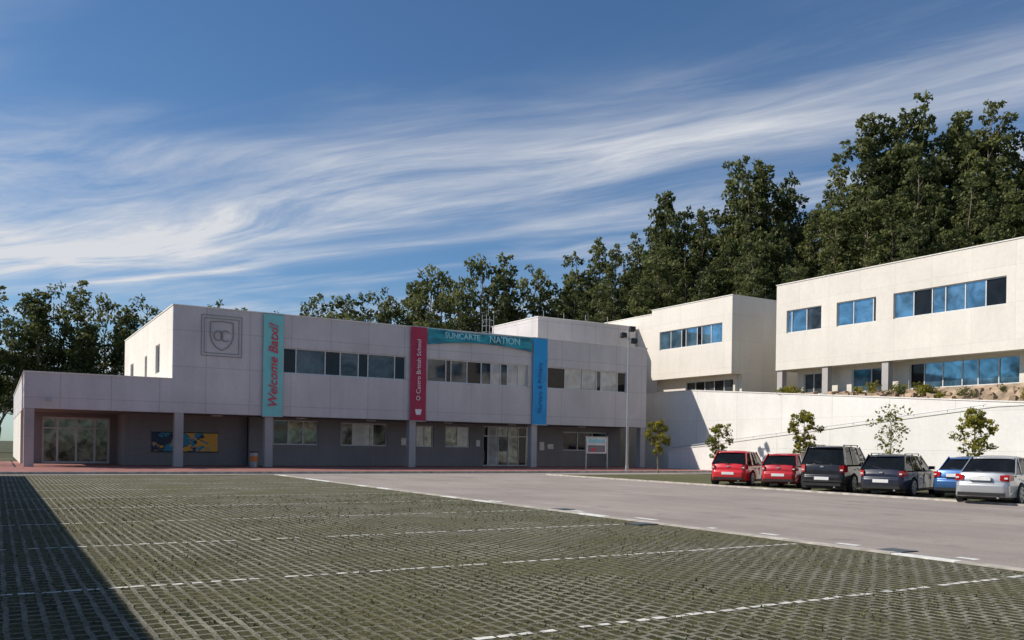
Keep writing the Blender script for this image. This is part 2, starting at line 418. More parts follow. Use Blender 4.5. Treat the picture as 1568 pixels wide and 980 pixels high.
txt("Nursery & Primary",(32.15,49.80,5.6),0.45,M_TXTB,b3,True)
mb=MB(); n=40; m=8
def HP(i,j):
    s=i/n; u=23.6+(31.45-23.6)*s; top=9.0-0.10*math.sin(math.pi*s); bot=7.98+0.05*s+0.30*math.sin(math.pi*s)
    z=bot+(top-bot)*j/m
    return (u,49.84+0.05*math.sin(s*14+j*0.4)+0.03*math.sin(s*31),z)
for i in range(n):
    for j in range(m): mb.face([HP(i,j),HP(i+1,j),HP(i+1,j+1),HP(i,j+1)])
hb=mb.build('horizontal_banner',[M_TEAL2],smooth=True)
txt('SUNCARTE',(26.0,49.70,8.62),0.52,M_TXTPALE,hb,False,bold=0.01)
txt('NATION',(29.2,49.70,8.60),0.62,M_TXTPALE,hb,False,bold=0.01)

RB=MB(); RB.box(37.1,47.1,58,65.4,8.6,11.95,0); RB.box(37.06,47.1,57.96,65.44,11.95,12.02,1)
RB.box(33.6,37.1,60,65.4,8.6,10.0,0)
RB.build('rooftop_volume',[M_FACADE,M_CAP],B)
AN=MB()
for (x,yy) in ((34.6,62),(35.3,62),(34.6,62.7),(35.3,62.7)): AN.cyl((x,yy,8.6),(x,yy,12.4),0.025,0.025,6)
for z in np.arange(9,12.5,0.5):
    AN.cyl((34.6,62,z),(35.3,62,z),0.015,0.015,5); AN.cyl((34.6,62,z),(34.6,62.7,z),0.015,0.015,5); AN.cyl((35.3,62,z),(35.3,62.7,z),0.015,0.015,5)
AN.cyl((34.95,62.3,12.4),(34.95,62.3,13.4),0.02,0.02,5)
for x in (38,40,42.2,44.5): AN.cyl((x,58.6,12),(x,58.6,12.6+0.2*(x%2)),0.03,0.03,6)
AN.build('roof_ladder_mast',[M_STEEL],B)

# ---- middle building
B2=empty('middle_classroom_building'); W=MB(); FR=MB(); GG=MB()
ops=[(47.2,54.3,9.6,11.1,[('b',1),('b',.8),('d',.4),('b',1),('d',.4),('b',1),('b',1)])]
wall(W,'y',46.6,46.9,46.2,55.3,7.2,13.0,ops,0); windows(FR,GG,'y',46.6,ops)
W.box(46.9,60,46.2,55.3,7.2,12.7,0); W.box(46.9,60,46.2,46.5,12.7,13.0,0)
W.box(47.3,60,55.31,76,4.5,12.85,0); W.box(47.26,60,55.31,76,12.85,12.91,1)
W.box(46.56,60,46.16,46.5,13,13.06,1); W.box(46.56,46.9,46.5,55.34,13,13.06,1)
ops=[(46.8,52.0,5.9,6.9,[('m',1),('d',1),('m',1),('d',1),('m',1)])]
wall(W,'y',47.4,47.7,46.6,55.3,4.5,7.199,ops,0); windows(FR,GG,'y',47.4,ops)
W.box(47.7,60,46.21,55.3,4.5,7.199,0)
W.build('walls',[M_WALL,M_CAP],B2); FR.build('window_frames',[M_FRAME],B2); GG.build('window_glass',GL,B2,fix=False)

# ---- right building
B3=empty('east_classroom_building'); W=MB(); FR=MB(); GG=MB()
ops=[(6,12,9.6,11.15,[('b',1)]*5),(15,23,9.6,11.15,[('b',1)]*6),(26.0,32.8,9.6,11.15,[('d',1),('b',1),('b',1),('b',.7),('d',1),('b',1.1)]),(34.0,36.9,9.6,11.15,[('d',.25),('b',1.4),('b',1.2)]),(38.1,41.0,9.6,11.15,[('m',1),('b',1),('b',.3)])]
wall(W,'y',46.5,46.8,0,41.9,7.1,13.0,ops,0); windows(FR,GG,'y',46.5,ops)
W.box(46.8,62,0,41.9,7.1,12.7,0); W.box(46.8,62,41.6,41.9,12.7,13.0,0)
W.box(46.46,46.84,0,41.94,13,13.06,1); W.box(46.84,62,41.56,41.94,13,13.06,1)
ops=[(10,22,5.4,6.95,[('b',1)]*8),(25.9,32.5,5.4,6.95,[('b',1),('b',1),('b',.8),('b',1),('b',1),('d',.8)]),(33.8,36.6,5.4,6.9,[('m',1),('b',1)]),(38.9,40.5,5.4,6.85,[('m',1),('m',1)])]
wall(W,'y',47.7,48.0,0,41.0,4.5,7.099,ops,0); windows(FR,GG,'y',47.7,ops)
W.box(48,62,0,41.0,4.5,7.099,0)
for v in (41.4,37.6,33.15,24): W.box(46.6,47.05,v,v+0.45,4.5,7.099,2)
W.build('walls',[M_WALL,M_CAP,M_COL],B3); FR.build('window_frames',[M_FRAME],B3); GG.build('window_glass',GL,B3,fix=False)

# ---- west wing
B4=empty('west_wing_building'); W=MB(); FR=MB(); GG=MB()
W.box(-16,-4.15,-30,43,0,4.95,0); W.box(-16.04,-4.11,-30.04,43.04,4.95,5.01,1)
for v in range(-26,40,8):
    GG.box(-4.15,-4.13,v,v+5,1.2,2.8,1)
    for k in range(5): FR.box(-4.15,-4.10,v+k*1.25-.03,v+k*1.25+.03,1.2,2.8)
    FR.box(-4.15,-4.09,v-.05,v+5.05,1.12,1.2); FR.box(-4.15,-4.09,v-.05,v+5.05,2.8,2.88)
W.build('walls',[M_GF,M_CAP],B4); GG.build('window_glass',GL,B4); FR.build('window_frames',[M_FRAME],B4)

# ---- ramp + retaining walls
def vwall(name,x0,x1,prof,mat,cap=True):
    mb=MB()
    for (v0,z0),(v1,z1) in zip(prof[:-1],prof[1:]):
        mb.hexa([(x0,v0,-.1),(x1,v0,-.1),(x1,v1,-.1),(x0,v1,-.1),(x0,v0,z0),(x1,v0,z0),(x1,v1,z1),(x0,v1,z1)],0)
        if cap: mb.hexa([(x0-.04,v0,z0+.002),(x1+.04,v0,z0+.002),(x1+.04,v1,z1+.002),(x0-.04,v1,z1+.002),(x0-.04,v0,z0+.07),(x1+.04,v0,z0+.07),(x1+.04,v1,z1+.07),(x0-.04,v1,z1+.07)],1)
    return mb.build(name,[mat,M_CAP])
vwall('ramp_wall',42.2,42.4,[(48.0,1.40),(24,3.85),(10,4.1),(-20,4.1)][::-1],M_RAMP)
vwall('retaining_wall',44.5,44.75,[(75,5.9),(48,5.9),(24,4.15),(10,4.1),(-20,4.1)][::-1],M_RAMP)
mb=MB(); mb.hexa([(42.4,48,0),(44.5,48,0),(44.5,24,0),(42.4,24,0),(42.4,48,.4),(44.5,48,.4),(44.5,24,3.0),(42.4,24,3.0)]); mb.build('ramp',[M_ROAD])
hr=MB()
for k in range(13):
    v=47.5-k*1.9; z=1.47+(48-v)/24*2.45
    hr.cyl((42.3,v,z),(42.3,v,z+.12),.02,.02,6)
hr.cyl((42.3,47.8,1.61),(42.3,24.6,3.98),.025,.025,6)
hr.build('ramp_handrail',[M_STEEL])

# ---- terrain
def wtop(v):
    return 5.8 if v>48 else (4.05 if v<24 else 4.05+(v-24)/24*1.75)
def hz(u,v):
    if u<46.4:
        t=max(0,min(1,(u-44.7)/1.7)); return (wtop(v)-.05)*(1-t)+max(5.25,wtop(v))*t*1.0
    if u<58: return 5.3
    z=5.3+min(u-58,75)*0.29
    return z+0.8*math.sin(u*.11)*math.cos(v*.09)
us=[44.7,45.1,45.5,45.9,46.4,50,55,58]+list(np.arange(62,260,6)); vs=list(np.arange(-120,330,3))
mb=MB(); nU=len(us)
V=[(u,v,hz(u,v)+(random.uniform(-.12,.12) if 44.8<u<46.3 else 0)) for v in vs for u in us]
F=[(j*nU+i,j*nU+i+1,(j+1)*nU+i+1,(j+1)*nU+i) for j in range(len(vs)-1) for i in range(nU-1)]
mb.v=V; mb.f=F; mb.m=[1 if (i%(nU-1))<4 else 0 for i in range(len(F))]
mb.build('hillside_terrain',[M_GRASS,M_ROCK])

# ------------------------------------------------------------------ trees
def leafmat(name,dark,light,trans=0.25):
    m,nt,p=newmat(name)
    at=nt.node('ShaderNodeAttribute'); at.attribute_name='tone'
    oi=nt.node('ShaderNodeObjectInfo')
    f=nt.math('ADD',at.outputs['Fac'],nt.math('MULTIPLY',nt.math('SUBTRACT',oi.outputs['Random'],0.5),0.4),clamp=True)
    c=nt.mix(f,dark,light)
    nt.l.new(c,p.inputs['Base Color']); p.inputs['Roughness'].default_value=0.6; p.inputs['Specular IOR Level'].default_value=0.3
    tr=nt.node('ShaderNodeBsdfTranslucent'); nt.l.new(c,tr.inputs[0])
    mx=nt.node('ShaderNodeMixShader'); mx.inputs[0].default_value=trans
    nt.l.new(p.outputs[0],mx.inputs[1]); nt.l.new(tr.outputs[0],mx.inputs[2])
    nt.l.new(mx.outputs[0],m.node_tree.nodes['Material Output'].inputs[0])
    return m
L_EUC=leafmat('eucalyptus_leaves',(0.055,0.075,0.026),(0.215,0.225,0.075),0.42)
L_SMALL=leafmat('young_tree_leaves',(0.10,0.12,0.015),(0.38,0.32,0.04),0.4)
def treemesh(name,seed,H,R,nclump,nleaf,lsize,base=0.3,clr=(0.9,1.8),trunk=0.28,lmat=None,sparse=1.0,round_=False,droop=0.6,flat=0.75,subs=(1,4),fork=0):
    r=np.random.RandomState(seed); mb=MB()
    def stem(p0,dirx,diry,z0,z1,t0):
        nseg=8; pts=[p0]
        for k in range(1,nseg+1):
            q=k/nseg; z=z0+(z1-z0)*q
            pts.append(Vector((p0.x+dirx*q**0.8+r.uniform(-.010,.010)*H,p0.y+diry*q**0.8+r.uniform(-.010,.010)*H,z)))
        for k in range(nseg): mb.cyl(pts[k],pts[k+1],t0*(1-.85*k/nseg),t0*(1-.85*(k+1)/nseg),7,0,False)
        def tp(z):
            q=max(0,min(nseg-1e-3,(z-z0)/(z1-z0)*nseg)); k=int(q); return pts[k].lerp(pts[k+1],q-k)
        return tp
    main=stem(Vector((0,0,-0.5 if H>6 else -.05)),r.uniform(-.04,.04)*H,r.uniform(-.04,.04)*H,0,H*.93,trunk)
    stems=[(main,base,1.0)]
    for k in range(fork):
        zf=H*r.uniform(.18,.38); an=r.uniform(0,6.283) if k==0 else an+2.4; L=R*r.uniform(.55,.85)
        top=r.uniform(.70,.9)
        tp2=stem(main(zf),math.cos(an)*L,math.sin(an)*L,zf,H*top*.93,trunk*.6)
        stems.append((tp2,max(base,zf/H+.12),top))
    cl=[]
    for si,(tp,b0,top) in enumerate(stems):
        nc=nclump if fork==0 else (int(nclump*.5) if si==0 else int(nclump*.5/fork))
        for i in range(nc):
            g=(i+r.rand())/nc; f=b0+(top-b0)*g**0.9; zz=f*H*0.95
            s=tp(zz-0.09*H*(1-.5*g)) if H>6 else tp(zz*.85)
            prof=(math.sin(math.pi*min(1,(g*0.78+0.20)))**0.6) if not round_ else math.sin(math.pi*(0.12+0.80*g))**0.7
            RR=R if si==0 else R*.65
            L=RR*prof*r.uniform(0.25,1.0); an=i*2.4+r.uniform(-.7,.7)
            e=Vector((s.x+math.cos(an)*L,s.y+math.sin(an)*L,min(H*0.97,zz+L*r.uniform(0.05,0.4))))
            mid=s.lerp(e,0.5)+Vector((0,0,-0.08*L))
            rb=trunk*.30*(1-.6*f)
            mb.cyl(s,mid,rb,rb*.7,5,0,False); mb.cyl(mid,e,rb*.7,rb*.25,5,0,False)
            c0=r.uniform(*clr)*(0.65+0.35*prof)
            cl.append((e,c0))
            for _ in range(r.randint(*subs)):
                dv=Vector(r.normal(size=3)); dv.normalize(); cl.append((e+dv*c0*1.2,c0*r.uniform(.35,.6)))
    V=mb.v; F=mb.f; M=mb.m; tone=[0.0]*len(F)
    for (c,c0) in cl:
        n=int(nleaf*(c0/clr[1])**1.8*sparse)+4; ct=r.uniform(0.0,0.6)
        d=r.normal(size=(n,3)); d/=np.linalg.norm(d,axis=1)[:,None]
        rr=c0*(0.2+0.9*r.rand(n)**0.6)
        P=d*rr[:,None]*np.array([1,1,flat])+np.array(c)
        for q in range(n):
            s=lsize*r.uniform(0.5,1.3)
            ax=Vector(r.normal(size=3)); ax.z-=droop; ax.normalize()
            bx=ax.cross(Vector(r.normal(size=3))).normalized()
            a=ax*s; b=bx*s*0.30; p=Vector(P[q]); bb=len(V)
            V.extend([tuple(p-a*0.5),tuple(p+b),tuple(p+a*0.6),tuple(p-b)]); F.append((bb,bb+1,bb+2,bb+3)); M.append(1)
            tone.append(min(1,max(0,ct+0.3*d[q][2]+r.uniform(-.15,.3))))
    me=bpy.data.meshes.new(name); me.from_pydata(V,[],F); me.materials.append(M_BARK); me.materials.append(lmat)
    me.polygons.foreach_set('material_index',M)
    at=me.attributes.new('tone','FLOAT','FACE'); at.data.foreach_set('value',tone)
    me.update(); return me
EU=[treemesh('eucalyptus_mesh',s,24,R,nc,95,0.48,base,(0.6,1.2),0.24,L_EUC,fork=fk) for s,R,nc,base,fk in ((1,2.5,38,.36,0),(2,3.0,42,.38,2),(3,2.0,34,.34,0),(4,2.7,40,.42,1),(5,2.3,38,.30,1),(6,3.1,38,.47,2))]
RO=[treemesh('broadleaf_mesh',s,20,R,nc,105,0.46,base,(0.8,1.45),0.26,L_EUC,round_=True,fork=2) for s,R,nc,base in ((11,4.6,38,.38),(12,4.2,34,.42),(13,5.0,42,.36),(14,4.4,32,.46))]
ca,sa=math.cos(rad(31)),math.sin(rad(31))
def world(r,d): return (ca*r+sa*d,-sa*r+ca*d)
def put(name,me,u,v,z0,H,H0,wide=1.0,parent=None):
    o=bpy.data.objects.new(name,me); s=H/H0
    o.location=(u,v,z0); o.scale=(s*wide,s*wide,s); o.rotation_euler=(0,0,random.uniform(0,6.28)); link(o,parent); return o
forest=empty('distant_eucalyptus_forest')
sky_row=[(.062,114,24),(.078,112,27),(.098,113,29.5),(.118,110,27.5),(.14,110,29.5),(.160,108,30.5),(.174,105,33.5),(.195,104,31),(.215,102,30.5),(.238,103,30.5),(.256,101,33.5),(.276,100,36.5),(.292,99,35),(.312,100,34),
 (.334,98,27.5),(.352,96,29),(.374,94,34.5),(.385,95,31),(.405,92,38),(.425,93,36.5),(.445,91,38),(.462,92,35.5),(.479,90,39.6),(.50,91,36.5),(.52,90,38),(.545,89,37.5),(.57,88,36),(.595,87,34.5),(.62,86,35.5),(.65,86,36),(.69,86,34)]
for i,(t,d,zt) in enumerate(sky_row):
    u,v=world(t*d,d); z0=hz(u,v)-0.3
    put('eucalyptus_tree',EU[i%6],u,v,z0,zt-z0,24*0.985,random.uniform(.85,1.05),forest)
for row,(dd,k) in enumerate(((-6,.80),(-12,.64),(8,.86),(-16,.5))):
    for i,(t,d,zt) in enumerate(sky_row):
        tt=t+random.uniform(-.015,.015); d2=d+dd+random.uniform(-2,2)
        u,v=world(tt*d2,d2)
        if u<61: continue
        z0=hz(u,v)-0.3; top=(zt-1.5)*d2/d*k+1.5+random.uniform(-2.5,1.5)
        if top-z0<6: continue
        put('eucalyptus_tree',EU[(i*2+row*2+1)%6],u,v,z0,top-z0,24,random.uniform(.95,1.25),forest)
for i,(px,d,zt,kind) in enumerate(((-.222,112,20.5,1),(-.205,110,20.5,0),(-.190,112,21.0,1),(-.152,112,21.5,1),(-.138,114,20,1),(-.104,108,24,1),(-.118,112,23,0),(-.083,110,23,1),(-.062,106,21.5,1),(-.036,108,25.5,1),(-.018,108,26.0,0),(-.005,110,23.5,1),(.016,110,24,1),(.036,109,22.0,0),(.052,112,21,1),
     (-.345,118,20.5,1),(-.312,120,20.5,0),(-.275,122,20,1),(-.41,102,16.5,0),(-.43,100,18.0,1),(-.455,98,17.0,0),(-.478,100,18.5,1),(-.505,96,19.4,0),(-.525,98,19.0,1),(-.548,95,18.2,0),(-.572,96,17.6,1),(-.60,92,15.5,1),(-.625,93,17,0))):
    u,v=world(px*d,d); me=RO[i%4] if kind else EU[i%6]
    put('broadleaf_tree' if kind else 'eucalyptus_tree',me,u,v,-0.2,zt,(20 if kind else 24)*0.97,random.uniform(.72,.9) if kind else random.uniform(1.1,1.35))
belt=empty('distant_tree_belt')
for i in range(24):
    t=-.63+i*.029; d=random.uniform(94,106)
    u,v=world(t*d,d)
    if u>58: continue
    put('low_tree',RO[i%4],u,v,-0.2,random.uniform(8,12),20,1.5,belt)
u,v=world(-.652*46,46); put('broadleaf_tree',RO[1],u,v,0,12.6,20,1.05)
for i,(u,v,H,R,sp) in enumerate(((35.4,41.2,3.35,.75,1.3),(32,32.6,2.9,.7,.55),(32,27.2,3.4,.75,1.0),(32,22.6,3.5,.85,.14),(32,18.9,3.3,.75,.8))):
    me=treemesh('young_tree_mesh',30+i,H,R,26,90,0.13,0.40,(0.13,0.27),0.045,L_SMALL,sparse=sp,round_=True,droop=.3)
    put('young_tree',me,u,v,0,H,H)
r=np.random.RandomState(9)
for i in range(22):
    v=r.uniform(20,41); u=r.uniform(44.9,45.9); h=r.uniform(.25,.7)
    me=treemesh('shrub_mesh',60+i,h,h*.7,10,60,0.09,0.15,(0.12,0.25),0.02,L_SMALL if i%3 else L_EUC,round_=True)
    put('planter_shrub',me,u,v,hz(u,v)-.05,h,h)
rk=MB()
for i in range(150):
    v=r.uniform(18,42); u=r.uniform(44.85,46.0); s=r.uniform(.12,.35); z=hz(u,v)
    q=[(u+a*s*r.uniform(.5,1),v+b*s*r.uniform(.5,1),z+c*s*r.uniform(.4,.9)) for a,b,c in ((-1,-1,-1),(1,-1,-1),(1,1,-1),(-1,1,-1),(-1,-1,1),(1,-1,1),(1,1,1),(-1,1,1))]
    rk.hexa(q)
rk.build('planter_rocks',[M_ROCK])

# ------------------------------------------------------------------ cars
M_TYRE=simple('tyre',(0.02,0.02,0.02),0.8); M_RIM=simple('alloy_rim',(0.5,0.5,0.51),0.35,0.6)
M_CGLASS=glass('car_glass',(0.010,0.012,0.014),0.0,0.03,spec=0.18); M_TAIL=simple('tail_light',(0.45,0.01,0.01),0.15,coat=1)
M_PLATE=simple('number_plate',(0.75,0.75,0.72),0.4); M_BLK=simple('black_trim',(0.02,0.02,0.02),0.5); M_LAMP=simple('clear_lamp',(0.7,0.7,0.68),0.1,coat=1)
def paint(name,col,metal=0.2,coat=.8):
    m,nt,p=newmat(name)
    tc=nt.node('ShaderNodeTexCoord').outputs['Object']
    dust=nt.maprange(nt.noise(tc,2.5,5),0.4,0.8,0,0.06)
    nt.l.new(nt.mix(dust,col,(0.3,0.27,0.22)),p.inputs['Base Color'])
    p.inputs['Metallic'].default_value=metal; p.inputs['Roughness'].default_value=0.32
    p.inputs['Coat Weight'].default_value=coat; p.inputs['Coat Roughness'].default_value=0.05
    return m
def finish(o):
    for pl_ in o.data.polygons: pl_.use_smooth=True
    wn=o.modifiers.new('wn','WEIGHTED_NORMAL'); wn.keep_sharp=False
def car(name,kind,mp,x,y,theta,L,Wd,Hc):
    E=empty(name,(x,y,0.005),rad(90-theta))
    rw=0.345 if kind=='suv' else 0.315
    xa=0.19*L; xb=L-0.19*L-0.05; ra=rw+0.055; zb=0.92 if kind!='suv' else 1.06
    zs=0.22 if kind!='suv' else 0.31
    if kind=='sedan': xr0,xr1=0.62,1.30; deck=[(0.62,zb+0.04),(0.14,zb+0.02)]
    elif kind=='wagon': xr0,xr1=0.18,0.62; deck=[(0.16,zb)]
    elif kind=='suv': xr0,xr1=0.14,0.46; deck=[(0.12,zb)]
    else: xr0,xr1=0.16,0.60; deck=[(0.14,zb)]
    xf0=L*0.735; xf1=L*0.55
    prof=[(0.14,zs)]
    def arch(c):
        out=[]; h=zs-rw; s0=math.asin(max(-1,min(1,h/ra)))
        for k in range(11):
            a=math.pi-s0-(math.pi-2*s0)*k/10
            out.append((c+ra*math.cos(a),rw+ra*math.sin(a)))
        return out
    prof+=arch(xa)+arch(xb)
    prof+=[(L-.22,zs),(L-.06,zs+.1),(L-.0,.52),(L-.05,.68),(L-.25,.78),(xf0+.35,zb-.05),(xf0,zb)]
    prof+=deck+[(0.06,zb-.16),(0.06,.64),(0.0,.58),(0.0,.40),(0.05,zs+.04)]
    n=len(prof); mb=MB()
    def ring(fy,dz,dx):
        out=[]
        for (px,pz) in prof:
            tap=1-0.20*abs((px/L-.5)*2)**5
            zz=pz-dz*max(0,(pz-.45))/.5; xx=L/2+(px-L/2)*(1-dx/L*2)
            yy=fy*Wd/2*tap*(1-0.06*max(0,(pz-.55)/.4))
            out.append((xx,yy,zz))
        return out
    rings=[ring(-.995,.06,.09),ring(-.84,0.0,0.01),ring(-.4,-.02,-.02),ring(.4,-.02,-.02),ring(.84,0,0.01),ring(.995,.06,.09)]
    for rg in rings: mb.v+=rg
    for k in range(len(rings)-1):
        for i in range(n):
            i2=(i+1)%n; mb.f.append((k*n+i,k*n+i2,(k+1)*n+i2,(k+1)*n+i)); mb.m.append(0)
    mb.f.append(tuple(range(n))); mb.m.append(0)
    mb.f.append(tuple((len(rings)-1)*n+i for i in range(n))[::-1]); mb.m.append(0)
    finish(mb.build('body',[mp],E,bevel=0.05))
    ub=MB(); ub.box(.3,L-.3,-Wd*.42,Wd*.42,.16,.5); ub.build('underbody',[M_BLK],E)
    yb=Wd*.455; yt=Wd*.36; zt=Hc-.08
    g=MB()
    xm=(xr0+xf0)/2; xmt=(xr1+xf1)/2
    Lb=[(xr0,yb*.92),(xm,yb),(xf0,yb*.9)]; Lt=[(xr1,yt*.94),(xmt,yt),(xf1,yt*.95)]
    for sgn in (-1,1):
        for k in range(2):
            g.face([(Lb[k][0],sgn*Lb[k][1],zb-.03),(Lb[k+1][0],sgn*Lb[k+1][1],zb-.03),(Lt[k+1][0],sgn*Lt[k+1][1],zt),(Lt[k][0],sgn*Lt[k][1],zt)])
    for (xb_,xt_,dirn) in ((xr0,xr1,-1),(xf0,xf1,1)):
        m_=6
        for k in range(m_):
            def PP(q,top):
                yy=(q*2-1)*(yt*.95 if top else yb*.93); bulge=(1-(q*2-1)**2)*.07*dirn
                return ((xt_ if top else xb_)+bulge*(1 if not top else .8),yy,zt if top else zb-.03)
            g.face([PP(k/m_,0),PP((k+1)/m_,0),PP((k+1)/m_,1),PP(k/m_,1)])
    g.build('windows',[M_CGLASS],E)
    rf=MB()
    xs=[xr1-.14,xr1+.12,xmt,xf1-.15,xf1+.08]; zz=[zt,zt+.06,zt+.095,zt+.065,zt-.01]; ww=[.93,1.0,1.04,1.0,.95]
    cols=[-1,-.88,-.4,.4,.88,1]; cz=[-.05,.6,1,1,.6,-.05]
    for i,xx in enumerate(xs):
        for j,c in enumerate(cols):
            rf.v.append((xx-(0.0 if i else (.03 if 1<j<4 else -.04)),c*yt*ww[i],zt-.015+(zz[i]-zt+.0)*max(0,cz[j])+ (0.012 if 0<j<5 else -0.02)))
    for i in range(4):
        for j in range(5): rf.f.append((i*6+j,(i+1)*6+j,(i+1)*6+j+1,i*6+j+1)); rf.m.append(0)
    ro=rf.build('roof',[mp],E,smooth=True); so=ro.modifiers.new('s','SOLIDIFY'); so.thickness=0.035; so.offset=-1
    ss=ro.modifiers.new('ss','SUBSURF'); ss.levels=1; ss.render_levels=2
    pl=MB()
    for sgn in (-1,1):
        def at(xb_,xt_,w):
            def yy(x,Ls): return np.interp(x,[q[0] for q in Ls],[q[1] for q in Ls])
            pl.bar((xb_,sgn*(yy(xb_,Lb)+.004),zb-.05),(xt_,sgn*(yy(xt_,Lt)+.004),zt+.02),w,.03,0,up=(0,sgn,0))
        at(xr0+.06,xr1+.03,.17 if kind!='sedan' else .13); at(xf0-.03,xf1-.01,.07)
        at(L*.46,L*.43,.06)
        if kind in('wagon','suv'): at(L*.235,L*.25,.08)
        elif kind=='sedan': at(L*.27,L*.31,.07)
        else: at(L*.25,L*.27,.22)
    pl.bar((xr1+.0,-yt*.9,zt-.0),(xr1+.0,yt*.9,zt-.0),.10,.05,0)
    pl.build('pillars',[mp],E,bevel=.01)
    d=MB()
    if kind=='suv': zl0,zl1=.74,1.02
    elif kind=='sedan': zl0,zl1=.70,.90
    else: zl0,zl1=.68,.89
    for sgn in (-1,1):
        a=.28 if kind=='sedan' else .33
        y1=sgn*Wd*a; y2=sgn*Wd*.41; y3=sgn*Wd*.452
        d.hexa([(0.02,y1,zl0+.03),(.09,y2,zl0),(.25,y2,zl0),(.25,y1,zl0+.03),(0.03,y1,zl1-.02),(.10,y2,zl1),(.25,y2,zl1),(.25,y1,zl1-.02)],0)
        d.hexa([(.09,y2,zl0+.001),(.30,y3,zl0+.04),(.34,y2,zl0+.04),(.25,y2,zl0+.001),(.10,y2,zl1-.001),(.32,y3*.985,zl1-.02),(.34,y2,zl1-.02),(.25,y2,zl1-.001)],0)
        ys=sorted((sgn*Wd*.345,sgn*Wd*.395)); d.box(.025,.1,ys[0],ys[1],zl0+.07,zl0+.12,3)
        ys=sorted((sgn*Wd*.28,sgn*Wd*.40)); d.box(L-.22,L-.06,ys[0],ys[1],.6,.71,3)
        ys=sorted((sgn*Wd*.45,sgn*Wd*.56)); d.box(L*.63,L*.63+.11,ys[0],ys[1],zb+.0,zb+.12,4)
        for xx in (L*.64,L*.45,L*.28):
            if xx>xa+ra+.02 or xx==L*.64: d.box(xx,xx+.012,*sorted((sgn*Wd*.48,sgn*(Wd*.496))),.36,zb-.12,2)
        for xx in (L*.48,L*.32): d.box(xx,xx+.15,*sorted((sgn*Wd*.46,sgn*(Wd*.492))),zb-.20,zb-.175,4)
        d.box(xa+ra+.02,xb-ra-.02,*sorted((sgn*Wd*.47,sgn*Wd*.501)),zs-.02,zs+.06,2)
        if kind in('suv','wagon'):
            d.bar((xr1+.1,sgn*yt*.9,Hc+.01),(xf1-.1,sgn*yt*.9,Hc+.01),.035,.03,5 if kind=='wagon' else 2)
            for xx in (xr1+.12,xmt,xf1-.15): d.box(xx,xx+.06,*sorted((sgn*yt*.88,sgn*yt*.92)),Hc-.06,Hc+.01,2)
    d.box(-.035,.02,-.26,.26,.47 if kind!='sedan' else .72,.58 if kind!='sedan' else .83,1)
    if kind=='sedan': d.box(-.02,.05,-.3,.3,.70,.72,2)
    d.box(-.018,.06,-Wd*.36,Wd*.36,.26,.36,2)
    d.box(.012,.06,-.06,.06,zb-.13,zb-.08,5)
    d.bar((xr0-.06,0,zb+.02),(xr0+.0,.32,zb+.10),.015,.02,2)
    if kind=='suv': d.box(-.03,.1,-Wd*.38,Wd*.38,.40,.46,2)
    d.cyl((-.0,-.45,.22),(.2,-.45,.22),.03,.03,8,5)
    d.build('lights_and_trim',[M_TAIL,M_PLATE,M_BLK,M_LAMP,mp,M_RIM],E)
    w=MB()
    for xc in (xa,xb):
        for sgn in (-1,1):
            yo=sgn*Wd*.487; yi=sgn*(Wd*.487-.2)
            w.cyl((xc,yi,rw),(xc,yo,rw),rw,rw,24,0)
            w.cyl((xc,yo,rw),(xc,yo+sgn*.006,rw),rw*.68,rw*.66,20,2)
            w.cyl((xc,yo,rw),(xc,yo+sgn*.012,rw),rw*.18,rw*.15,12,1)
            for k in range(6):
                a=k*math.pi/3+.3
                w.bar((xc,yo+sgn*.01,rw),(xc+math.cos(a)*rw*.66,yo+sgn*.01,rw+math.sin(a)*rw*.66),.08,.02,1,up=(0,1,0))
            for k in range(20):
                a=2*math.pi*k/20;b=2*math.pi*(k+1)/20
                w.bar((xc+math.cos(a)*rw*.68,yo+sgn*.008,rw+math.sin(a)*rw*.68),(xc+math.cos(b)*rw*.68,yo+sgn*.008,rw+math.sin(b)*rw*.68),.04,.02,1,up=(0,1,0))
    w.build('wheels',[M_TYRE,M_RIM,M_BLK],E)
    return E
P_RED=paint('red_paint',(0.62,0.012,0.02),0.0); P_RED2=paint('dark_red_paint',(0.48,0.012,0.02),0.0); P_BLACK=paint('black_paint',(0.008,0.007,0.010),0.0,.5)
P_NAVY=paint('navy_paint',(0.009,0.013,0.030),0.0,.6); P_BLUE=paint('blue_paint',(0.035,0.12,0.32),.3); P_SILVER=paint('silver_paint',(0.46,0.47,0.48),.45)
car('red_hatchback_car','hatch',P_RED,26.6,26.5,62,3.9,1.76,1.50)
car('red_hatchback_car','hatch',P_RED2,27.3,24.4,64,3.8,1.66,1.42)
car('black_suv_car','suv',P_BLACK,25.9,21.1,68,4.5,1.88,1.74)
car('navy_station_wagon_car','wagon',P_NAVY,26.1,18.8,72,4.4,1.75,1.46)
car('blue_sedan_car','sedan',P_BLUE,27.5,17.0,75,4.3,1.70,1.42)
car('silver_sedan_car','sedan',P_SILVER,25.1,14.7,75,4.5,1.78,1.47)

